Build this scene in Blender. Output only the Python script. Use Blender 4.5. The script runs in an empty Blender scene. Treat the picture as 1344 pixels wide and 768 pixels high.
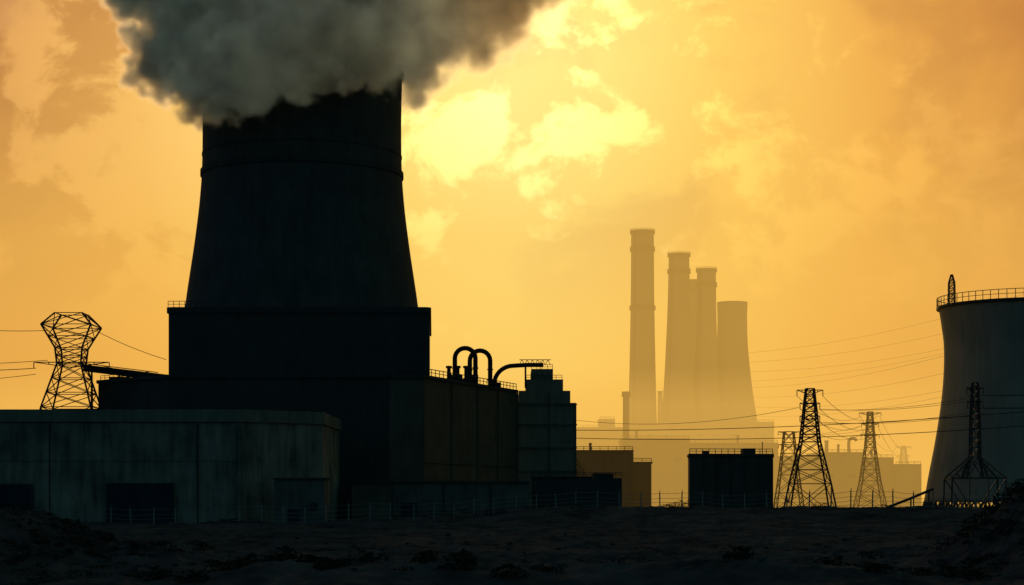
import bpy, bmesh, math, random
from mathutils import Vector, noise, Matrix
random.seed(4)
sc = bpy.context.scene
sc.view_settings.view_transform = 'Standard'
sc.view_settings.look = 'None'
sc.view_settings.exposure = 0
col = sc.collection

# ------------------------------------------------------------ materials
def mat_surface(name, c1, c2, scale=0.2, streak=True, rough=0.9, joints=None, bump=0.3, contrast=(0.35,0.7), spec=.04):
    m = bpy.data.materials.new(name); m.use_nodes = True
    nt = m.node_tree; N = nt.nodes; L = nt.links
    b = N['Principled BSDF']; b.inputs['Roughness'].default_value = rough
    b.inputs['Specular IOR Level'].default_value = spec
    tc = N.new('ShaderNodeTexCoord')
    mp = N.new('ShaderNodeMapping'); L.new(tc.outputs['Object'], mp.inputs['Vector'])
    mp.inputs['Scale'].default_value = (1,1,0.12) if streak else (1,1,1)
    n1 = N.new('ShaderNodeTexNoise'); n1.inputs['Scale'].default_value = scale*2.5
    n1.inputs['Detail'].default_value = 6; n1.inputs['Roughness'].default_value = .65
    L.new(mp.outputs[0], n1.inputs['Vector'])
    n2 = N.new('ShaderNodeTexNoise'); n2.inputs['Scale'].default_value = scale*.6
    n2.inputs['Detail'].default_value = 5
    L.new(tc.outputs['Object'], n2.inputs['Vector'])
    mx = N.new('ShaderNodeMath'); mx.operation='ADD'
    L.new(n1.outputs[0], mx.inputs[0]); L.new(n2.outputs[0], mx.inputs[1])
    hf = N.new('ShaderNodeMath'); hf.operation='MULTIPLY'; hf.inputs[1].default_value=.5
    L.new(mx.outputs[0], hf.inputs[0])
    r = N.new('ShaderNodeValToRGB')
    r.color_ramp.elements[0].position = contrast[0]; r.color_ramp.elements[0].color = (*c1,1)
    r.color_ramp.elements[1].position = contrast[1]; r.color_ramp.elements[1].color = (*c2,1)
    L.new(hf.outputs[0], r.inputs[0])
    L.new(r.outputs[0], b.inputs['Base Color'])
    bp = N.new('ShaderNodeBump'); bp.inputs['Strength'].default_value = bump; bp.inputs['Distance'].default_value=.3
    L.new(n1.outputs[0], bp.inputs['Height']); L.new(bp.outputs[0], b.inputs['Normal'])
    return m

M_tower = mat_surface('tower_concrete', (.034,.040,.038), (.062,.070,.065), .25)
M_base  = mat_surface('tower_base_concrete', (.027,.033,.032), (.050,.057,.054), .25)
M_conc  = mat_surface('weathered_concrete', (.045,.052,.045), (.195,.20,.155), .22, contrast=(.38,.62))
M_para  = mat_surface('parapet_concrete', (.07,.08,.065), (.16,.17,.13), .3)
M_hall  = mat_surface('hall_cladding', (.060,.055,.040), (.105,.095,.065), .3)
M_panel = mat_surface('panel_concrete', (.10,.105,.08), (.19,.19,.14), .3)
M_dark  = mat_surface('dark_metal', (.018,.02,.02), (.04,.045,.045), .8, streak=False, rough=.6)
M_steel = mat_surface('galvanised_steel', (.03,.03,.028), (.07,.068,.06), 1.5, streak=False, rough=.6)
M_fence = mat_surface('fence_concrete', (.10,.11,.10), (.22,.23,.2), 1.5, streak=False)
M_door  = mat_surface('roller_door_paint', (.012,.022,.032), (.03,.045,.058), .6, rough=.5)
M_shed  = mat_surface('shed_concrete', (.05,.055,.05), (.12,.125,.105), .4)
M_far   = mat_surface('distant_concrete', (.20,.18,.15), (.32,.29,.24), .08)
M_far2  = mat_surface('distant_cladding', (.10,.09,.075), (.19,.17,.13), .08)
M_ct    = mat_surface('cooling_shell_concrete', (.13,.14,.11), (.22,.22,.17), .12)
M_ground= mat_surface('dark_earth', (.012,.015,.016), (.070,.072,.066), .18, streak=False, rough=1, bump=.8, spec=0)
M_leaf  = mat_surface('scrub_foliage', (.012,.016,.01), (.035,.04,.026), 2.0, streak=False, spec=0)
M_glass = mat_surface('dirty_glazing', (.01,.013,.014), (.03,.035,.035), 1, rough=.5)

# ------------------------------------------------------------ mesh helpers
def link(name, bm, mat, parent=None, smooth=False):
    me = bpy.data.meshes.new(name)
    bmesh.ops.recalc_face_normals(bm, faces=bm.faces[:])
    bm.to_mesh(me); bm.free()
    me.materials.append(mat)
    if smooth:
        for p in me.polygons: p.use_smooth = True
    o = bpy.data.objects.new(name, me); col.objects.link(o)
    if parent: o.parent = parent
    return o
def empty(name, loc=(0,0,0)):
    e = bpy.data.objects.new(name, None); e.location = loc; col.objects.link(e); return e
def box(bm, x0,x1,y0,y1,z0,z1):
    vs=[bm.verts.new(p) for p in [(x0,y0,z0),(x1,y0,z0),(x1,y1,z0),(x0,y1,z0),(x0,y0,z1),(x1,y0,z1),(x1,y1,z1),(x0,y1,z1)]]
    for f in [(0,3,2,1),(4,5,6,7),(0,1,5,4),(1,2,6,5),(2,3,7,6),(3,0,4,7)]:
        bm.faces.new([vs[i] for i in f])
def prism(bm, pts, z0, z1):
    a=[bm.verts.new((x,y,z0)) for x,y in pts]; b=[bm.verts.new((x,y,z1)) for x,y in pts]
    n=len(pts)
    bm.faces.new(a[::-1]); bm.faces.new(b)
    for i in range(n): bm.faces.new([a[i],a[(i+1)%n],b[(i+1)%n],b[i]])
def beam(bm, p, q, t):
    p=Vector(p); q=Vector(q); d=q-p
    if d.length<1e-4: return
    d.normalize(); u=d.cross(Vector((0,0,1)))
    if u.length<1e-3: u=Vector((1,0,0))
    u.normalize(); v=d.cross(u); h=t/2
    A=[bm.verts.new(p+u*a*h+v*b*h) for a,b in ((-1,-1),(1,-1),(1,1),(-1,1))]
    B=[bm.verts.new(q+u*a*h+v*b*h) for a,b in ((-1,-1),(1,-1),(1,1),(-1,1))]
    for i in range(4): bm.faces.new([A[i],A[(i+1)%4],B[(i+1)%4],B[i]])
    bm.faces.new(A[::-1]); bm.faces.new(B)
def lathe(bm, cx, cy, prof, seg=96, closed=False):
    rings=[]
    for r,z in prof:
        rings.append([bm.verts.new((cx+r*math.cos(2*math.pi*i/seg), cy+r*math.sin(2*math.pi*i/seg), z)) for i in range(seg)])
    for a,b in zip(rings, rings[1:]+([rings[0]] if closed else [])):
        for i in range(seg):
            j=(i+1)%seg; bm.faces.new([a[i],a[j],b[j],b[i]])
    if not closed:
        bm.faces.new(rings[0][::-1]); bm.faces.new(rings[-1])
def tube(bm, pts, r, seg=10):
    pts=[Vector(p) for p in pts]; rings=[]
    for k,p in enumerate(pts):
        d=(pts[min(k+1,len(pts)-1)]-pts[max(k-1,0)]).normalized()
        u=d.cross(Vector((.13,.99,.05))).normalized(); v=d.cross(u)
        rings.append([bm.verts.new(p+(u*math.cos(2*math.pi*i/seg)+v*math.sin(2*math.pi*i/seg))*r) for i in range(seg)])
    for a,b in zip(rings,rings[1:]):
        for i in range(seg):
            j=(i+1)%seg; bm.faces.new([a[i],a[j],b[j],b[i]])
    bm.faces.new(rings[0][::-1]); bm.faces.new(rings[-1])
def smooth_profile(keys, n=40):
    out=[]
    ks=sorted(keys)
    for i in range(n+1):
        z=ks[0][0]+(ks[-1][0]-ks[0][0])*i/n
        j=0
        while j<len(ks)-2 and z>ks[j+1][0]: j+=1
        z0,r0=ks[j]; z1,r1=ks[j+1]
        zm,rm=ks[j-1] if j>0 else (2*z0-z1, 2*r0-r1)
        zp,rp=ks[j+2] if j+2<len(ks) else (2*z1-z0,2*r1-r0)
        t=(z-z0)/(z1-z0); m0=(r1-rm)/(z1-zm)*(z1-z0); m1=(rp-r0)/(zp-z0)*(z1-z0)
        r=(2*t**3-3*t*t+1)*r0+(t**3-2*t*t+t)*m0+(-2*t**3+3*t*t)*r1+(t**3-t*t)*m1
        out.append((r,z))
    return out
def ring_rail(bm, cx, cy, r, z, h=1.3, n=60, t=.14, a0=0, a1=2*math.pi):
    P=[]
    for i in range(n+1):
        a=a0+(a1-a0)*i/n; P.append((cx+r*math.cos(a), cy+r*math.sin(a)))
    for i,(x,y) in enumerate(P):
        beam(bm,(x,y,z),(x,y,z+h),t)
        if i<n:
            x2,y2=P[i+1]
            beam(bm,(x,y,z+h),(x2,y2,z+h),t); beam(bm,(x,y,z+h*.5),(x2,y2,z+h*.5),t*.8)
def line_rail(bm, p, q, z, h=1.2, step=2.0, t=.13):
    p=Vector((*p,z)); q=Vector((*q,z)); n=max(1,int((q-p).length/step)); up=Vector((0,0,h))
    for i in range(n+1):
        a=p.lerp(q,i/n); beam(bm,a,a+up,t)
    beam(bm,p+up,q+up,t); beam(bm,p+up*.5,q+up*.5,t*.8)
def lattice(bm, cx, cy, levels, tl=.35, tb=.2, sub=1):
    def cor(z,h): return [Vector((cx+a*h,cy+b*h,z)) for a,b in ((-1,-1),(1,-1),(1,1),(-1,1))]
    for (z0,h0),(z1,h1) in zip(levels,levels[1:]):
        n=max(1,round((z1-z0)/max(1.2,(h0+h1)*sub)))
        for k in range(n):
            a=cor(z0+(z1-z0)*k/n, h0+(h1-h0)*k/n); b=cor(z0+(z1-z0)*(k+1)/n, h0+(h1-h0)*(k+1)/n)
            for i in range(4):
                j=(i+1)%4
                beam(bm,a[i],b[i],tl); beam(bm,a[i],b[j],tb); beam(bm,a[j],b[i],tb); beam(bm,b[i],b[j],tb)
def arm(bm, cx, cy, z, half, w=.6, drop=1.2, t=.22, d=(1,0)):
    for s in (-1,1):
        tip=Vector((cx+s*half*d[0],cy+s*half*d[1],z))
        for o in (-w,w):
            ox,oy=-d[1]*o, d[0]*o
            a=Vector((cx+ox,cy+oy,z)); b=Vector((cx+ox,cy+oy,z-drop))
            beam(bm,a,tip,t); beam(bm,b,tip,t)
            for f in (.3,.6):
                beam(bm,a.lerp(tip,f),b.lerp(tip,f),t*.7)
        beam(bm,tip,tip-Vector((0,0,1.6)),.2)   # insulator string

# ------------------------------------------------------------ terrain
def ss(a,b,x):
    t=max(0,min(1,(x-a)/(b-a))); return t*t*(3-2*t)
def ground_h(x,y):
    h=0
    h+=3.2*ss(-40,5,x)*math.exp(-((y-415)/28)**2)
    h+=.5*math.exp(-((y-340)/25)**2)
    h+=5.2*math.exp(-((x+40)/7.5)**2-((y-150)/16)**2)+1.8*math.exp(-((x+27)/5)**2-((y-150)/12)**2)
    h+=8.2*math.exp(-((x-43.5)/6.2)**2-((y-150)/18)**2)
    h+=1.2*math.exp(-((x+12)/9)**2-((y-131)/7)**2)+1.0*math.exp(-((x-14)/12)**2-((y-131)/6)**2)
    near=ss(700,350,y)*ss(-60,60,y)
    h+=near*(.9*noise.noise(Vector((x*.05,y*.05,1)))+.5*noise.noise(Vector((x*.16,y*.16,5)))+.25*noise.noise(Vector((x*.5,y*.5,9))))
    h+=near*.45*abs(noise.noise(Vector((x*.9,y*.9,3))))
    return h
def axis(dense0,dense1,step,lo,hi):
    v=[]; x=dense0
    while x<=dense1: v.append(x); x+=step
    s=step; x=v[-1]
    while x<hi: s*=1.35; x+=s; v.append(x)
    s=step; x=v[0]
    while x>lo: s*=1.35; x-=s; v.insert(0,x)
    return v
xs=axis(-60,60,.6,-9000,9000)
xs=sorted(set(xs+[61+2*i for i in range(1,60)]+[-61-2*i for i in range(1,40)]))
ys=axis(100,200,.8,-3000,14000); ys=sorted(set([y for y in ys if y<=200 or y>470]+[200+2.5*i for i in range(1,108)]))
bm=bmesh.new()
grid=[[bm.verts.new((x,y,ground_h(x,y))) for x in xs] for y in ys]
for j in range(len(ys)-1):
    for i in range(len(xs)-1):
        bm.faces.new([grid[j][i],grid[j][i+1],grid[j+1][i+1],grid[j+1][i]])
g=link('ground',bm,M_ground,smooth=False)

# ------------------------------------------------------------ main smoking tower
TX,TY=-55,500
e=empty('cooling_tower')
bm=bmesh.new()
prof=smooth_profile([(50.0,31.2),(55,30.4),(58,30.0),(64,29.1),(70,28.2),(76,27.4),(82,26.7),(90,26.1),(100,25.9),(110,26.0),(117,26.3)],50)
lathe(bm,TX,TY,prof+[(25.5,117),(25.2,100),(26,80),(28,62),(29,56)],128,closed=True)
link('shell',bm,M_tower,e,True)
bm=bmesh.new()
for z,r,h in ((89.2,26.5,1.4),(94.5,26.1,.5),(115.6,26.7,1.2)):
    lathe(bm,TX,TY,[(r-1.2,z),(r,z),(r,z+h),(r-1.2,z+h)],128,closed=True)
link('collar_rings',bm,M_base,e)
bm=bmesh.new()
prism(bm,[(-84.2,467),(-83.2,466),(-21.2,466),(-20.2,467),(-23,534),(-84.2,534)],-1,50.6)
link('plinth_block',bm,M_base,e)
bm=bmesh.new()
prism(bm,[(-84.6,466.8),(-83.4,465.6),(-21,465.6),(-19.8,466.8),(-22.6,534.4),(-84.6,534.4)],50.6,52.0)
link('plinth_coping',bm,M_base,e)
bm=bmesh.new(); line_rail(bm,(-84.2,466.4),(-76,466.4),52,1.5,1.2,.13)
link('walkway_railing',bm,M_steel,e)

# base annexes
e=empty('tower_annex_building')
bm=bmesh.new()
prism(bm,[(-106,488),(-84,464.5),(-30,463.5),(-30,530),(-106,530)],-1,34.6)
link('walls',bm,M_base,e)
bm=bmesh.new()
prism(bm,[(-106.4,487.5),(-84.2,464),(-30.5,463),(-30.5,531),(-106.4,531)],34.6,35.4)
box(bm,-104,-99,492,498,35.4,36.6)
line_rail(bm,(-105.5,488.5),(-90,472),35.4,1.2,2)
link('roof_edge',bm,M_base,e)

e=empty('turbine_hall')
A2=Vector((-21.6,462)); B=Vector((1.3,529))
bm=bmesh.new(); prism(bm,[(-29.9,463.4),(-21.6,462),(1.3,529),(-29.9,540)],-1,34.4); link('walls',bm,M_hall,e)
bm=bmesh.new(); prism(bm,[(-29.9,462.9),(-21.2,461.5),(1.8,529.2),(-29.9,541)],34.4,35.2); link('roof_edge',bm,M_base,e)
bm=bmesh.new()
d=(B-A2).normalized(); nrm=Vector((d.y,-d.x))
for k in (0,3,6,8.5,11):
    p=A2.lerp(B,(k+.02)/11.05)+nrm*.12
    beam(bm,(p.x,p.y,0),(p.x,p.y,34.3),.4)
p=A2+nrm*.1; q=B+nrm*.1
beam(bm,(p.x,p.y,14),(q.x,q.y,14),.3)
link('wall_columns',bm,M_hall,e)
bm=bmesh.new()
line_rail(bm,(-20.6,464.5),(1.2,528),35.2,1.6,2.6,.18)
line_rail(bm,(-28,466),(-21,464.6),35.2,1.4,2,.15)
link('roof_railing',bm,M_steel,e)
bm=bmesh.new()
box(bm,-16,-13,492,496,35.2,37.2); box(bm,-11,-9,505,508,35.2,38.0); box(bm,-6,-3,520,523,35.2,36.8)
link('roof_units',bm,M_dark,e)

# roof ducts (inverted U)
e=empty('exhaust_ducts')
def upipe(name,x0,x1,y,z0,ztop,r):
    bm=bmesh.new(); R=(x1-x0)/2; c=(x0+x1)/2
    pts=[(x0,y,z0),(x0,y,ztop-R)]
    for k in range(1,13):
        a=math.pi-math.pi*k/12; pts.append((c+R*math.cos(a),y,ztop-R+R*math.sin(a)))
    pts.append((x1,y,z0)); tube(bm,pts,r,14)
    for x in (x0,x1):
        for z in (z0+1.5,z0+4.2):
            lathe(bm,x,y,[(r+.18,z),(r+.18,z+.35)],14)
    link(name,bm,M_dark,e,True)
upipe('duct_bend_1',-15.0,-9.6,500,35,44.6,.62)
upipe('duct_bend_2',-11.2,-5.8,506,35,44.4,.62)
bm=bmesh.new()
pts=[(-4.8,515,35),(-4.8,515,36.5)]
for k in range(0,9):
    a=math.pi-math.pi/2*k/8; pts.append((-4.8+5.2+5.2*math.cos(a),515,36.0+5.0*math.sin(a)))
pts+= [(4,515,41.2),(8.5,515,41.2)]
tube(bm,pts,.6,12)
box(bm,3.4,3.9,514.6,515.4,35,41)
for k in range(6):
    x=2+k*1.4; beam(bm,(x,515,41.2),(x+.7,515,42.6),.15); beam(bm,(x+.7,515,42.6),(x+1.4,515,41.2),.15)
beam(bm,(2,515,42.6),(10.5,515,42.6),.2)
link('duct_elbow',bm,M_dark,e,True)
bm=bmesh.new()
for x in (-16.5,-14.2,-12):
    lathe(bm,x,498,[(.5,35),(.5,39.2),(.8,39.2),(.8,39.8)],10)
box(bm,-17.5,-11,497,499,35,36.4)
link('vent_stubs',bm,M_dark,e)

# panelled service tower
e=empty('service_building')
bm=bmesh.new()
box(bm,1.5,17.9,532,562,-1,31.8)
box(bm,1.9,16.3,532.4,561,31.8,35.2)
box(bm,3.9,14.3,533,560,35.2,38.4)
box(bm,5.4,11.5,534,559,38.4,41.4)
link('walls',bm,M_panel,e)
bm=bmesh.new()
for x in (1.6,10.4,17.8):
    box(bm,x-.2,x+.2,531.7,531.99,0,31.5 if x>17 else 34.6)
for z in (6,12.5,19,25.5,31.2):
    box(bm,1.2,18.2,531.45,531.6,z,z+.35)
link('frame_ribs',bm,M_shed,e)
bm=bmesh.new()
prism(bm,[(18,533),(21.5,533),(21.5,540),(18,540)],-1,9)
for k in range(6): beam(bm,(18,532.7,16-k*1.2),(22.4,532.7,9-k*1.2),.2)
link('side_buttress',bm,M_base,e)
bm=bmesh.new(); line_rail(bm,(4,533.2),(14,533.2),38.4,1.2,1.5); line_rail(bm,(5.5,534.2),(11.4,534.2),41.4,1.2,1.4)
beam(bm,(8,540,41.4),(8,540,44),.2)
link('roof_railing',bm,M_steel,e)

# ------------------------------------------------------------ left concrete building
e=empty('concrete_warehouse')
bm=bmesh.new()
prism(bm,[(-150,400),(-56.6,400),(-41.2,414),(-41.2,455),(-150,455)],-1,21.4); link('walls',bm,M_conc,e)
bm=bmesh.new()
prism(bm,[(-150.4,399.5),(-56.4,399.5),(-40.8,413.7),(-40.8,455.4),(-150.4,455.4)],21.4,24.0)
link('parapet',bm,M_para,e)
bm=bmesh.new()
for x in (-119,-57.2): box(bm,x-.35,x+.35,399.72,399.99,0,21.3)
box(bm,-150,-57.6,399.85,399.99,13.2,13.4)
link('pilasters',bm,M_conc,e)
bm=bmesh.new()
for x0,x1,z1 in ((-84.8,-71.4,8.2),(-112,-101.0,8.0)):
    z=.1
    while z<z1-.3:
        box(bm,x0,x1,399.45+.06*(int(z*10)%2),399.7,z,z+.36); z+=.4
link('roller_doors',bm,M_door,e)
bm=bmesh.new()
for x0,x1,z1 in ((-84.8,-71.4,8.2),(-112,-101.0,8.0)):
    box(bm,x0-.4,x0-.003,399.3,399.98,0,z1+.4); box(bm,x1+.003,x1+.4,399.3,399.98,0,z1+.4); box(bm,x0,x1,399.3,399.98,z1,z1+.4)
link('door_frames',bm,M_base,e)
bm=bmesh.new()
for x in (-128,-97,-66): tube(bm,[(x,399.6,0),(x,399.6,21)],.14,8)
link('drainpipes',bm,M_dark,e)

e=empty('storage_shed')
bm=bmesh.new(); box(bm,-48.8,-38.5,391,399.3,-1,9.2); link('walls',bm,M_shed,e)
bm=bmesh.new(); box(bm,-49.1,-38.2,390.7,399.4,9.2,9.6); link('roof',bm,M_base,e)
bm=bmesh.new(); box(bm,-46,-43.5,390.8,390.97,0,3.2); box(bm,-41.5,-40,390.8,390.97,3,4.4); link('door',bm,M_door,e)
e=empty('low_store_building')
bm=bmesh.new(); box(bm,-37.5,4,446,456,-1,8.8); link('walls',bm,M_shed,e)
bm=bmesh.new(); box(bm,-37.8,4.3,445.6,456.4,8.8,9.3)
for x in (-28,-16,-5): box(bm,x-.2,x+.2,445.75,445.98,0,8.7)
link('roof_and_piers',bm,M_base,e)
bm=bmesh.new(); box(bm,-26,-22,445.85,445.97,0,4.2); box(bm,-12,-10.5,445.85,445.97,0,2.6)
link('doors',bm,M_door,e)
e=empty('switchgear_building')
bm=bmesh.new(); box(bm,5,27,468,480,-1,10.2); box(bm,20,25,469,479,10.2,11.4); link('walls',bm,M_base,e)
bm=bmesh.new(); box(bm,4.7,19.6,467.7,480.3,10.2,10.6); line_rail(bm,(5,468),(27,468),10.6,1,1.5); link('roof_edge',bm,M_dark,e)

# conveyor gallery from left pylon side to plinth
e=empty('conveyor_gallery')
bm=bmesh.new(); beam(bm,(-109,485,38.4),(-86,485,35.6),1.7); link('gallery',bm,M_dark,e)
bm=bmesh.new()
for x,z in ((-107,38),(-100,37.2),(-93,36.3)):
    beam(bm,(x,484,0),(x,485,z),.4); beam(bm,(x,487,0),(x,485,z),.4)
beam(bm,(-109.5,484.5,39.6),(-90,484.5,37.2),.2)
link('trestles',bm,M_dark,e)

# ------------------------------------------------------------ distant power station
def chimney(name,cx,cy,keys,collars,mat=M_far):
    e=empty(name)
    bm=bmesh.new(); pr=smooth_profile(keys,36); zt=pr[-1][1]; rt=pr[-1][0]
    lathe(bm,cx,cy,pr+[(rt-.8,zt),(rt-.8,zt-30)],64); link('shaft',bm,mat,e,True)
    bm=bmesh.new()
    for z in collars:
        r=[p[0] for p in pr if p[1]<=z][-1]
        lathe(bm,cx,cy,[(r-.5,z-.6),(r+.7,z-.4),(r+.7,z+.9),(r-.5,z+.9)],64,closed=True)
        ring_rail(bm,cx,cy,r+.6,z+.9,1.4,24,.2)
    for (r0,z0),(r1,z1) in zip(pr[::3],pr[3::3]):
        beam(bm,(cx-r0*.7-.3,cy-r0*.72-.3,z0),(cx-r1*.7-.3,cy-r1*.72-.3,z1),.5)
    link('collars_and_ladder',bm,M_far2,e)
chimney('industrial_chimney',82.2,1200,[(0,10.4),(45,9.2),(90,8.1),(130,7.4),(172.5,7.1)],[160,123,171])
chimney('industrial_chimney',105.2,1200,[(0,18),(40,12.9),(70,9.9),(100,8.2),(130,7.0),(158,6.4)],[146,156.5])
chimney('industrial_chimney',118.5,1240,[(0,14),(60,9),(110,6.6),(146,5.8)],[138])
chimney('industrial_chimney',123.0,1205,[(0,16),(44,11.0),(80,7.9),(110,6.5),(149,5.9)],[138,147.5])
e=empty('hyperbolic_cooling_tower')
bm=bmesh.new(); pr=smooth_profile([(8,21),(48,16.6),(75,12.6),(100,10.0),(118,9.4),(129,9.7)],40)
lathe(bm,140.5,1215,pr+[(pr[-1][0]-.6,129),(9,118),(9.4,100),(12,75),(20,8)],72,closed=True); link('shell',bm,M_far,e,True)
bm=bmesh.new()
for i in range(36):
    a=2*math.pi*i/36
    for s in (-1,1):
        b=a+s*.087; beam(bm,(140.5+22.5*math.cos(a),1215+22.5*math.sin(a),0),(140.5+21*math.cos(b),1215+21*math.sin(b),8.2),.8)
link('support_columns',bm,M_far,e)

def plant_block(name, blocks, mat, stacks=(), win=True):
    e=empty(name); bm=bmesh.new()
    for b in blocks: box(bm,*b)
    link('walls',bm,mat,e)
    bm=bmesh.new()
    for x0,x1,y0,y1,z0,z1 in blocks:
        box(bm,x0-.4,x1+.4,y0-.4,y1+.4,z1+.003,z1+.7)
        line_rail(bm,(x0,y0),(x1,y0),z1+.7,1.3,3,.2)
        n=int((x1-x0)/9)
        for k in range(n+1):
            xx=x0+(x1-x0)*k/max(n,1); box(bm,xx-.3,xx+.3,y0-.35,y0-.003,0,z1-.2)
    link('roof_edges_and_piers',bm,mat,e)
    if win:
        bm=bmesh.new()
        for x0,x1,y0,y1,z0,z1 in blocks:
            n=int((x1-x0)/9)
            for k in range(n):
                xx=x0+(x1-x0)*(k+.3)/n
                z=6
                while z<z1-6: 
                    if random.random()<.4: box(bm,xx,xx+random.choice((2,4,5)),y0-.1,y0-.01,z,z+1.6)
                    z+=9
        link('windows',bm,M_glass,e)
    if stacks:
        bm=bmesh.new()
        for x,y,r,z0,z1 in stacks:
            lathe(bm,x,y,[(r,z0),(r*.92,z1-.8),(r*1.15,z1-.8),(r*1.15,z1)],16)
        link('roof_stacks',bm,mat,e)
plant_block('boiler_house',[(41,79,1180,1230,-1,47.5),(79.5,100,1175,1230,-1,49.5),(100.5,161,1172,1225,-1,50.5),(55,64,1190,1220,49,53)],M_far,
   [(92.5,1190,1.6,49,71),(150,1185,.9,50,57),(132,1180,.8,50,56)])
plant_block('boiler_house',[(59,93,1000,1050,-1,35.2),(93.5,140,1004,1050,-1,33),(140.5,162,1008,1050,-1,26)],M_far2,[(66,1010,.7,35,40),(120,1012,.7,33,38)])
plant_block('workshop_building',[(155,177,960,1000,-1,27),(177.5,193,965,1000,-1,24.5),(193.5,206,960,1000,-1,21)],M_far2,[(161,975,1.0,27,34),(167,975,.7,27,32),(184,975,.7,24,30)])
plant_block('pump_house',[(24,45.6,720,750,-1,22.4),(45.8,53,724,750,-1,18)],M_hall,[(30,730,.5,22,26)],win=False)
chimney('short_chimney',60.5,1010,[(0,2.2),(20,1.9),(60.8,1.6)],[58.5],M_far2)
e=empty('curved_exhaust_pipe'); bm=bmesh.new()
tube(bm,[(171.5,970,27),(171.5,970,33)]+[(173.5-2*math.cos(math.pi*k/8*.9),970,33+2*math.sin(math.pi*k/8*.9)) for k in range(1,9)],.8,10)
link('pipe',bm,M_far2,e,True)
# dark control block
e=empty('control_building')
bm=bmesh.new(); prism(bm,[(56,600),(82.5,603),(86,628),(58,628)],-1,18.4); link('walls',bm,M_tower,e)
bm=bmesh.new(); prism(bm,[(55.6,599.6),(82.9,602.6),(86.4,628.4),(57.7,628.4)],18.403,19.1); box(bm,74,78,610,615,19.1,21.0); box(bm,61,63,608,612,19.1,20.2); link('roof_edge',bm,M_base,e)
bm=bmesh.new(); line_rail(bm,(56,600),(82.5,603),19.1,1.5,2,.2); beam(bm,(79.5,605,19),(79.5,605,23),.25)
for k in range(7):
    p=Vector((56,599.8,0)).lerp(Vector((82.5,602.8,0)),k/6); beam(bm,p,p+Vector((0,0,18.3)),.3)
link('railing_and_ribs',bm,M_steel,e)

# ------------------------------------------------------------ right cooling tower
CX,CY=190,700
e=empty('hyperbolic_cooling_tower')
bm=bmesh.new()
pr=smooth_profile([(3.5,37.8),(14,36.0),(25,33.9),(40,31.6),(52,30.6),(62,30.6),(70,31.6),(75,32.4)],46)
lathe(bm,CX,CY,pr+[(31.8,75),(31,70),(30,60),(30,50),(33,25),(37,3.5)],128,closed=True); link('shell',bm,M_ct,e,True)
bm=bmesh.new()
for i in range(60):
    a=2*math.pi*i/60
    for s in (-1,1):
        b=a+s*.05; beam(bm,(CX+38.4*math.cos(a),CY+38.4*math.sin(a),0),(CX+37.6*math.cos(b),CY+37.6*math.sin(b),3.6),.6)
link('support_columns',bm,M_base,e)
bm=bmesh.new()
lathe(bm,CX,CY,[(31.9,74.6),(33.3,74.6),(33.3,75.5),(31.9,75.5)],128,closed=True); link('rim_walkway',bm,M_dark,e)
bm=bmesh.new(); ring_rail(bm,CX,CY,33.1,75.5,3.2,70,.22)
lattice(bm,CX-30.5,CY-9,[(75.5,1.1),(83,1.0),(86,.3)],.25,.18)
link('rim_railing_and_mast',bm,M_steel,e)

# ------------------------------------------------------------ pylons
def pylon(cx,cy,levels,arms,tl,tb,sub=1,extra=None):
    e=empty('transmission_pylon')
    bm=bmesh.new(); lattice(bm,cx,cy,levels,tl,tb,sub); link('lattice_body',bm,M_steel,e)
    bm=bmesh.new()
    for z,h in arms: arm(bm,cx,cy,z,h,.6,1.3,tb)
    if extra: extra(bm)
    link('cross_arms',bm,M_steel,e)
pylon(-111,480,[(0,11),(28,6.2),(39,3.0),(43,3.4),(48.6,6.2),(51.7,3.4)],[(39.5,9.5)],.34,.19,.36)
pylon(78.2,500,[(0,6.4),(9,4.8),(20,2.4),(34,1.0)],[(33.6,3.4),(30.2,2.6),(26.8,2.6)],.34,.18,.6)
pylon(150.4,800,[(0,6.2),(12,3.8),(26,2.0),(41,.9)],[(40.6,4.6),(36,3.6),(31.5,3.8)],.4,.24,.8)
pylon(246.7,1200,[(0,6.5),(20,3),(37,1)],[(36.5,5),(31,4)],.5,.3,.9)
pylon(109,750,[(0,5.4),(14,3.6),(31,1.8)],[(31,4.2),(26,4)],.36,.22,.7)
def skirt(bm):
    for a,b in (((-6.3,-4),(6.3,-4)),((6.3,-4),(6.3,4)),((6.3,4),(-6.3,4)),((-6.3,4),(-6.3,-4))):
        beam(bm,(109.4+a[0],450+a[1],10),(109.4+b[0],450+b[1],10),.3)
    for sx in (-1,1):
        for sy in (-1,1):
            beam(bm,(109.4+sx*6.3,450+sy*4,10),(109.4+sx*6.6,450+sy*4.2,0),.3)
            beam(bm,(109.4+sx*1.1,450+sy*1.1,15),(109.4+sx*6.3,450+sy*4,10),.28)
            for f in (.3,.55,.8):
                beam(bm,(109.4+sx*(1.1+5.2*f),450+sy*(1.1+2.9*f),15-5*f),(109.4+sx*(6.3*f-.6),450+sy*4*f,10),.16)
            beam(bm,(109.4+sx*6.3,450+sy*4,10),(109.4,450+sy*4,0),.2)
        beam(bm,(109.4+sx*2.2,446,10),(109.4+sx*2.2,446,0),.2)
pylon(109.4,450,[(10,2.6),(15,1.1),(24,1.0),(32.6,.6)],[(31.4,2.0),(28.2,1.8)],.28,.16,1,skirt)
pylon(300,1000,[(0,12),(50,6),(122,1.5)],[(120,12),(110,14),(100,12)],.8,.4,1)

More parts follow.
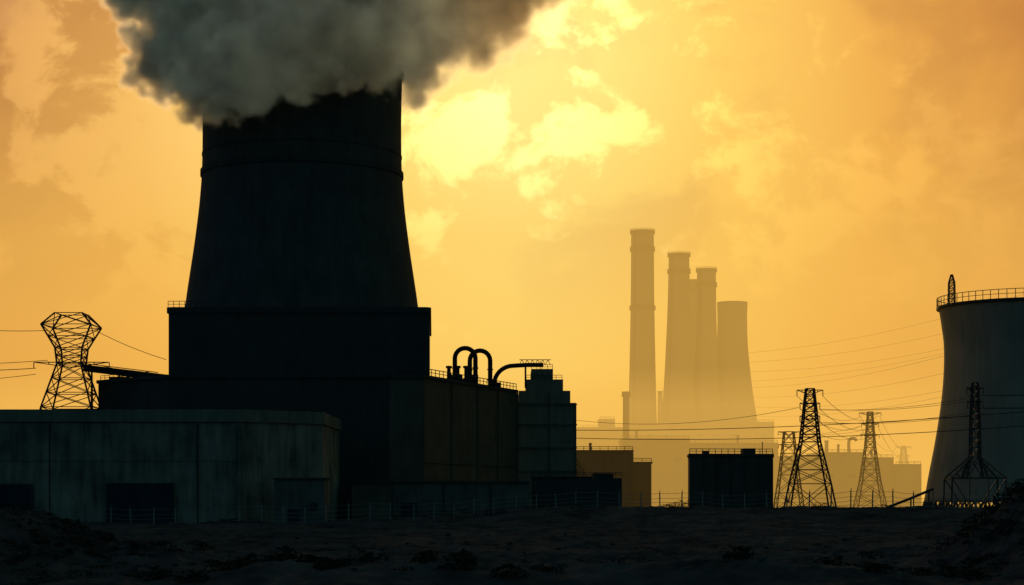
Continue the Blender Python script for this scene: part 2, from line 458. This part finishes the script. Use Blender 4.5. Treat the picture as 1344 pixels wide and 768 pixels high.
# ------------------------------------------------------------ cables
def cable(p,q,sag,r=.07,n=24):
    cu=bpy.data.curves.new('power_line','CURVE'); cu.dimensions='3D'; cu.bevel_depth=r; cu.bevel_resolution=1
    s=cu.splines.new('POLY'); s.points.add(n)
    for i in range(n+1):
        t=i/n; P=Vector(p).lerp(Vector(q),t); P.z-=sag*4*t*(1-t); s.points[i].co=(*P,1)
    o=bpy.data.objects.new('power_line',cu); col.objects.link(o); cu.materials.append(M_dark)
cable((18,545,24.6),(152,470,29),2.0,.10)
cable((18,541,22.2),(152,466,25.2),2.2,.10)
cable((18,548,27.6),(78.2-3,500,29),2.5,.06)
for z,h in ((33.4,3.4),(30,2.6),(26.6,2.6)):
    for s in (-1,1):
        cable((78.2+s*h,500,z-1.4),(150.4+s*h,800,z+6),4,.06)
        if z<33: cable((78.2+s*h,500,z-1.4),(109.4+s*1.9,450,z-1.2),1.2,.05)
for z in (31,28): 
    for s in (-1,1): cable((109.4+s*1.9,450,z-1.4),(185,400,z+5+s),2.5,.06)
for s in (-1,1):
    cable((150.4+s*4,800,39),(246.7+s*5,1200,35),6,.08); cable((150.4+s*3.6,800,34),(246.7+s*4,1200,30),6,.08)
    cable((109+s*4.2,750,30),(150.4+s*4,800,35),1.5,.06)
for k,(z0,z1) in enumerate(((96,118),(90,108),(84,98),(78,97))):
    cable((149,1205,z0),(300-12,1000,z1),6,.08)
    cable((149,1205,z0-22),(250,760,z1-30),9,.08)
cable((-117,480,47.5),(-160,440,50),2,.08); cable((-105,480,47.5),(-88,485,40.5),.5,.08)
cable((-117,480,40),(-160,440,37),1.0,.08); cable((-105,480,39),(-88,487,36.5),.4,.08)
cable((-120,480,38),(-170,450,38),1.5,.1); cable((-120,480,36.5),(-170,450,33),1.5,.08)

# ------------------------------------------------------------ fence
e=empty('perimeter_fence')
bm=bmesh.new(); prev=None; x=-112
def fy(x): return 388+ (ss(-30,20,x))*22
while x<175:
    y=fy(x); z=ground_h(x,y)-.1
    hgt=3.5+random.uniform(-.1,.15); lean=random.uniform(-.12,.12)
    top=Vector((x+lean,y,z+hgt)); base=Vector((x,y,z))
    beam(bm,base,top,.24); beam(bm,top,top+Vector((0,-.5,.5)),.12)
    if prev:
        for f in (.15,.4,.65,.95):
            a=prev[0].lerp(prev[1],f); b=base.lerp(top,f); m=(a+b)/2-Vector((0,0,random.uniform(.02,.12)))
            beam(bm,a,m,.07); beam(bm,m,b,.07)
    prev=(base,top); x+=random.uniform(4.0,4.8)
link('posts_and_wires',bm,M_fence,e)
e=empty('sloped_pipe'); bm=bmesh.new(); tube(bm,[(82,425,2.6),(88,425,4.9),(94,425,7.4)],.3,10); beam(bm,(93,425,0),(93,425,7),.3); beam(bm,(89,425,0),(89,425,5.1),.3); link('pipe',bm,M_dark,e)

# ------------------------------------------------------------ scrub
bm=bmesh.new()
def clump(cx,cy,r,h,n):
    z=ground_h(cx,cy)
    for _ in range(n):
        a=random.uniform(0,2*math.pi); u=random.random()**.6; v=random.random()
        rr=r*u*math.sqrt(max(0,1-v*v*.9)); s=random.uniform(.1,.32)*min(1,h/1.5+.3)
        p=Vector((cx+rr*math.cos(a),cy+rr*math.sin(a),z+h*v*(.6+.4*noise.noise(Vector((cx+rr*math.cos(a),cy,v*3))))))
        d1=Vector((random.uniform(-1,1),random.uniform(-1,1),random.uniform(-.2,1))).normalized()*s
        d2=Vector((random.uniform(-1,1),random.uniform(-1,1),random.uniform(-1,1))).normalized()*s*.6
        bm.faces.new([bm.verts.new(p-d2),bm.verts.new(p+d1),bm.verts.new(p+d2)])
clump(37,414,4.2,2.2,500); clump(34,412,2,1.2,150)
for _ in range(80):
    x=random.uniform(-70,160); y=fy(x)+random.uniform(-6,8); clump(x,y,random.uniform(.6,2.6),random.uniform(.4,1.5),80)
for _ in range(150):
    y=random.uniform(122,260); x=random.uniform(-.3,.3)*y; clump(x,y,random.uniform(.3,1.4),random.uniform(.2,.7),50)
for _ in range(26):
    x=random.gauss(-14,8) if random.random()<.6 else random.uniform(-30,34); y=random.uniform(125,136); clump(x,y,random.uniform(.8,1.8),random.uniform(.6,1.5),240)
for _ in range(170):
    x=random.gauss(-37,7); y=random.gauss(146,8); clump(x,y,random.uniform(.5,1.5),random.uniform(.2,.7),90)
    x=random.gauss(41,4); y=random.gauss(146,8); clump(x,y,random.uniform(.6,1.7),random.uniform(.3,1.1),100)
link('scrub_bushes',bm,M_leaf)
# rubble heaps in the foreground
bm=bmesh.new()
for _ in range(420):
    if random.random()<.5: x=random.gauss(-34,8); y=random.gauss(150,9)
    else: y=random.uniform(124,300); x=random.uniform(-.28,.28)*y
    s=random.uniform(.12,.55); z=ground_h(x,y)
    m=Matrix.Translation((x,y,z+s*.15))@Matrix.Rotation(random.uniform(0,6),4,'Z')@Matrix.Rotation(random.uniform(-.4,.4),4,'X')@Matrix.Diagonal((s,s*random.uniform(.5,1),s*random.uniform(.35,.7),1))
    r=bmesh.ops.create_icosphere(bm,subdivisions=1,radius=1,matrix=m)
    for v in r['verts']: v.co+=Vector((random.uniform(-1,1),random.uniform(-1,1),random.uniform(-1,1)))*s*.18
link('rubble',bm,M_ground)

# ------------------------------------------------------------ smoke plume (real volume grid)
lobes=[ # x, y, z, r
(-76,472,109,11),(-66,467,110,11),(-56,465,114,11),(-46,466,118,11),(-36,470,119,11),(-88,482,116,9),(-93,484,121,6),(-82,488,124,13),(-66,480,120,14),(-54,474,119,12),
(-30,486,118,9),(-25,500,111,5),(-24,500,116,6.5),(-20,500,124,10),(-55,500,130,22),(-10,505,128,9.5),(-3,508,132,9),(0,512,139,11),
(-30,505,134,18),(-80,500,138,17),(-97,500,141,12),(-55,505,148,24),(-15,512,143,17),(-100,505,155,18),(-20,515,158,22),(8,515,150,14),(14,515,158,12),(-60,510,165,24),(-36,490,122,9),(-63,500,116,22)]
ng=bpy.data.node_groups.new('smoke_field','GeometryNodeTree')
ng.interface.new_socket('Geometry',in_out='OUTPUT',socket_type='NodeSocketGeometry')
N=ng.nodes; L=ng.links
def gm(op,a,b=None,c=None):
    n=N.new('ShaderNodeMath'); n.operation=op
    for i,v in enumerate((a,b,c)):
        if v is None: continue
        if isinstance(v,(int,float)): n.inputs[i].default_value=v
        else: L.new(v,n.inputs[i])
    return n.outputs[0]
pos=N.new('GeometryNodeInputPosition').outputs[0]
acc=None
for x,y,z,r in lobes:
    d=N.new('ShaderNodeVectorMath'); d.operation='DISTANCE'; L.new(pos,d.inputs[0]); d.inputs[1].default_value=(x,y,z)
    s=gm('SUBTRACT',d.outputs['Value'],r)
    acc=s if acc is None else gm('SMOOTH_MIN',acc,s,2.0)
def gnoise(scale,detail,rough):
    n=N.new('ShaderNodeTexNoise'); L.new(pos,n.inputs['Vector']); n.inputs['Scale'].default_value=scale
    n.inputs['Detail'].default_value=detail; n.inputs['Roughness'].default_value=rough; return n.outputs[0]
def gvor(scale,vec):
    n=N.new('ShaderNodeTexVoronoi'); L.new(vec,n.inputs['Vector']); n.inputs['Scale'].default_value=scale; return n.outputs['Distance']
wn=N.new('ShaderNodeTexNoise'); L.new(pos,wn.inputs['Vector']); wn.inputs['Scale'].default_value=.15; wn.inputs['Detail'].default_value=3
ws=N.new('ShaderNodeVectorMath'); ws.operation='SCALE'; L.new(wn.outputs['Color'],ws.inputs[0]); ws.inputs['Scale'].default_value=6
wa=N.new('ShaderNodeVectorMath'); wa.operation='ADD'; L.new(pos,wa.inputs[0]); L.new(ws.outputs[0],wa.inputs[1])
f=acc
f=gm('ADD',f,gm('MULTIPLY',gm('SUBTRACT',gnoise(.05,3,.5),.5),10))
f=gm('ADD',f,gm('MULTIPLY',gm('SUBTRACT',gvor(.13,wa.outputs[0]),.5),7.0))
f=gm('ADD',f,gm('MULTIPLY',gm('SUBTRACT',gvor(.33,wa.outputs[0]),.5),3.6))
f=gm('ADD',f,gm('MULTIPLY',gm('SUBTRACT',gnoise(.5,4,.65),.5),4.0))
# denser and crisper over the chimney mouth, thinner and softer where it drifts to the right
sp=N.new('ShaderNodeSeparateXYZ'); L.new(pos,sp.inputs[0])
soft=N.new('ShaderNodeMapRange'); L.new(sp.outputs[0],soft.inputs[0])
soft.inputs[1].default_value=-40; soft.inputs[2].default_value=5; soft.inputs[3].default_value=2.2; soft.inputs[4].default_value=8.0
dn=gm('DIVIDE',gm('SUBTRACT',.4,f),soft.outputs[0])
cn=N.new('ShaderNodeClamp'); L.new(dn,cn.inputs[0])
vc=N.new('GeometryNodeVolumeCube'); L.new(cn.outputs[0],vc.inputs['Density'])
mn=(-122,448,94); mxx=(34,548,172)
vc.inputs['Min'].default_value=mn; vc.inputs['Max'].default_value=mxx
for i,k in enumerate('XYZ'): vc.inputs['Resolution '+k].default_value=int((mxx[i]-mn[i])/.7)
sm=bpy.data.materials.new('smoke'); sm.use_nodes=True; nt=sm.node_tree; nt.nodes.clear()
o=nt.nodes.new('ShaderNodeOutputMaterial'); pv=nt.nodes.new('ShaderNodeVolumePrincipled')
SD=.42
pv.inputs['Color'].default_value=(.95,.94,.88,1); pv.inputs['Density'].default_value=SD; pv.inputs['Anisotropy'].default_value=.62
# emission painted in to stand for light scattered inside the thick smoke;
# noise varies its strength; a ramp paints it warmer on the sun side
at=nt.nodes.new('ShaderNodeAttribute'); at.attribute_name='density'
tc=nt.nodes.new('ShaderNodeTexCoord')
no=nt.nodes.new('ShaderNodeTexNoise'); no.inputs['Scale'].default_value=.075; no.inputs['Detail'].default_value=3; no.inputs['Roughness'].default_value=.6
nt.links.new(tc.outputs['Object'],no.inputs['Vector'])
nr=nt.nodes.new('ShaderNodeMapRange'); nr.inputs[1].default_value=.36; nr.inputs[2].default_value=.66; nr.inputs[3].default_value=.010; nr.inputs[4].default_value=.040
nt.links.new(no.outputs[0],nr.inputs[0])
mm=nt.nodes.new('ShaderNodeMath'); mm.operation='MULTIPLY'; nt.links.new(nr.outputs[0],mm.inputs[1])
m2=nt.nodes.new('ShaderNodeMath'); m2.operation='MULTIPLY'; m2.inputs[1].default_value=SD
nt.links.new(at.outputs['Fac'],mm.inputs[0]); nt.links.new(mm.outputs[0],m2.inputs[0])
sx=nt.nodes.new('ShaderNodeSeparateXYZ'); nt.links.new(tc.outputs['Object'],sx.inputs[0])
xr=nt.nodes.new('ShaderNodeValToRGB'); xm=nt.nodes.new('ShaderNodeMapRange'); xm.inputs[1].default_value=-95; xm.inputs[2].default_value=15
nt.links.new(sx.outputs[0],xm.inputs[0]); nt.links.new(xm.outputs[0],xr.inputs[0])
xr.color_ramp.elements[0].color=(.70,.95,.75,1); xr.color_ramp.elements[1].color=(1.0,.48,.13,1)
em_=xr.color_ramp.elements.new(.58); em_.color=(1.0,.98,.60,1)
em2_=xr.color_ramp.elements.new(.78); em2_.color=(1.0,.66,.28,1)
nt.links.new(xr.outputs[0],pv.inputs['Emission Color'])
# emission also raised on the sun side, painting in its glow
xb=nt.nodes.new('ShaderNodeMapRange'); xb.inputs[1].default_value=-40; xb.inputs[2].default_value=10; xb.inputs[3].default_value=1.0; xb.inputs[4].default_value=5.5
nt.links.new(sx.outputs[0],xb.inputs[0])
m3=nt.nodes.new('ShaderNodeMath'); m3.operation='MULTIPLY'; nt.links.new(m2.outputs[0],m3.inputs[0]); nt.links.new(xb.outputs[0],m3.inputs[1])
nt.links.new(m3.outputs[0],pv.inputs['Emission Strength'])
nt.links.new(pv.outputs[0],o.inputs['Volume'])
sm.cycles.volume_step_rate=5.0
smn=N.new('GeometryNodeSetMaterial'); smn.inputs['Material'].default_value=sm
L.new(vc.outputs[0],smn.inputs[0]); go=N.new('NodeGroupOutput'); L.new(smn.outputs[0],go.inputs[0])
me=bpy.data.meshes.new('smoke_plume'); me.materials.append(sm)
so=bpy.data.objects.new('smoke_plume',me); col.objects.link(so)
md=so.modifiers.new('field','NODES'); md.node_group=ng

# ------------------------------------------------------------ haze (homogeneous volumes beyond the plant, glow painted in by emission)
def haze(name,sig,colr,bx):
    hz=bpy.data.materials.new(name); hz.use_nodes=True; nt=hz.node_tree; nt.nodes.clear()
    o=nt.nodes.new('ShaderNodeOutputMaterial'); ab=nt.nodes.new('ShaderNodeVolumeAbsorption'); em=nt.nodes.new('ShaderNodeEmission'); ad=nt.nodes.new('ShaderNodeAddShader')
    ab.inputs['Color'].default_value=(0,0,0,1); ab.inputs['Density'].default_value=sig
    em.inputs['Color'].default_value=(*colr,1); em.inputs['Strength'].default_value=sig
    nt.links.new(ab.outputs[0],ad.inputs[0]); nt.links.new(em.outputs[0],ad.inputs[1]); nt.links.new(ad.outputs[0],o.inputs['Volume'])
    bm=bmesh.new(); box(bm,*bx); link(name,bm,hz)
haze('haze',.00135,(.90,.49,.088),(-1500,1500,700,1290,-8,182))
haze('haze',.0010,(.98,.55,.11),(-1500,1500,830,1165,-7,62))
haze('haze',.0008,(.90,.48,.09),(-3000,3000,1295,6000,-9,90))

# ------------------------------------------------------------ world
S=Vector((-.003,.98,.2)).normalized()
w=bpy.data.worlds.new('World'); sc.world=w; w.use_nodes=True
nt=w.node_tree; N=nt.nodes; L=nt.links; N.clear()
out=N.new('ShaderNodeOutputWorld'); bg=N.new('ShaderNodeBackground'); bg.inputs['Strength'].default_value=1
tc=N.new('ShaderNodeTexCoord')
def vm(op,a,b=None):
    n=N.new('ShaderNodeVectorMath'); n.operation=op
    L.new(a,n.inputs[0])
    if b is not None:
        if isinstance(b,tuple): n.inputs[1].default_value=b
        else: L.new(b,n.inputs[1])
    return n
def wm(op,a,b=None,c=None,clamp=False):
    n=N.new('ShaderNodeMath'); n.operation=op; n.use_clamp=clamp
    for i,v in enumerate((a,b,c)):
        if v is None: continue
        if isinstance(v,(int,float)): n.inputs[i].default_value=v
        else: L.new(v,n.inputs[i])
    return n.outputs[0]
dirn=vm('NORMALIZE',tc.outputs['Generated']).outputs[0]
dd=vm('MULTIPLY',vm('SUBTRACT',dirn,tuple(S)).outputs[0],(1,1,.6)).outputs[0]
ln=vm('LENGTH',dd).outputs['Value']
rp=N.new('ShaderNodeValToRGB'); L.new(ln,rp.inputs[0])
st=[(0,(1,.86,.26)),(.05,(1,.78,.20)),(.11,(.98,.60,.105)),(.19,(.82,.38,.055)),(.28,(.62,.235,.038)),(.5,(.22,.11,.04)),(.8,(.055,.09,.08)),(1,(.043,.11,.115))]
cr=rp.color_ramp
cr.elements[0].position=0; cr.elements[0].color=(*st[0][1],1); cr.elements[1].position=1; cr.elements[1].color=(*st[-1][1],1)
for p,c in st[1:-1]:
    e_=cr.elements.new(p); e_.color=(*c,1)
sep=N.new('ShaderNodeSeparateXYZ'); L.new(dirn,sep.inputs[0])
def wn_(scale,detail,rough,dist,off=(0,0,0)):
    a=vm('ADD',dirn,off).outputs[0]
    a=vm('MULTIPLY',a,(1,1,1.25)).outputs[0]
    n=N.new('ShaderNodeTexNoise'); L.new(a,n.inputs['Vector']); n.inputs['Scale'].default_value=scale
    n.inputs['Detail'].default_value=detail; n.inputs['Roughness'].default_value=rough; n.inputs['Distortion'].default_value=dist
    return n.outputs[0]
def mr(v,a,b,c,d,typ='SMOOTHSTEP'):
    n=N.new('ShaderNodeMapRange'); n.interpolation_type=typ; L.new(v,n.inputs[0])
    for i,x in enumerate((a,b,c,d)): n.inputs[i+1].default_value=x
    return n.outputs[0]
hmask=mr(sep.outputs[2],.06,.17,0,1)
west=mr(sep.outputs[0],-.06,-.17,0,1)
big=wn_(7,3,.5,.2,(3.1,0,1.7))
puff=wn_(17,9,.6,.25,(.4,2,0))
cl=wm('ADD',wm('MULTIPLY',big,.45),wm('MULTIPLY',puff,.55))
cl=wm('ADD',cl,wm('MULTIPLY',west,.040))
lite=mr(cl,.505,.56,0,1)
dark=mr(wn_(8,7,.56,.3,(8,1,5)),.45,.60,0,1)
dstr=mr(sep.outputs[0],.02,.20,.7,.5)
lstr=mr(sep.outputs[0],.03,.17,.9,.35)
def mixc(fac,a,b,mode='MIX'):
    n=N.new('ShaderNodeMix'); n.data_type='RGBA'; n.blend_type=mode
    if isinstance(fac,(int,float)): n.inputs[0].default_value=fac
    else: L.new(fac,n.inputs[0])
    for i,v in ((6,a),(7,b)):
        if isinstance(v,tuple): n.inputs[i].default_value=(*v,1)
        else: L.new(v,n.inputs[i])
    return n.outputs[2]
c=rp.outputs[0]
c=mixc(wm('MULTIPLY',dark,wm('MULTIPLY',hmask,dstr)),c,(.68,.60,.75),'MULTIPLY')
c=mixc(wm('MULTIPLY',west,wm('MULTIPLY',hmask,.65)),c,(.66,.66,1.15),'MULTIPLY')
c=mixc(wm('MULTIPLY',lite,wm('MULTIPLY',hmask,lstr)),c,(1.45,1.7,2.0),'MULTIPLY')
nish=N.new('ShaderNodeTexSky'); nish.sky_type='NISHITA'; nish.sun_disc=False
nish.sun_elevation=math.asin(S.z); nish.sun_rotation=math.atan2(S.x,S.y); nish.dust_density=5
sk=vm('SCALE',nish.outputs[0]); sk.inputs['Scale'].default_value=.0012
tot=vm('ADD',c,sk.outputs[0]).outputs[0]
L.new(tot,bg.inputs[0]); L.new(bg.outputs[0],out.inputs[0])

sl=bpy.data.lights.new('sun','SUN'); sl.energy=1.8; sl.angle=math.radians(.5); sl.color=(1,.62,.28)
s_o=bpy.data.objects.new('sun',sl); s_o.rotation_euler=S.to_track_quat('Z','Y').to_euler(); s_o.location=S*1000; col.objects.link(s_o)

cam=bpy.data.cameras.new('camera'); co=bpy.data.objects.new('camera',cam); col.objects.link(co)
co.location=(0,0,6); co.rotation_euler=(math.pi/2,0,0)
cam.sensor_width=36; cam.lens=36*2500/1344; cam.shift_y=266/1344; cam.clip_end=30000; cam.clip_start=.5
sc.camera=co
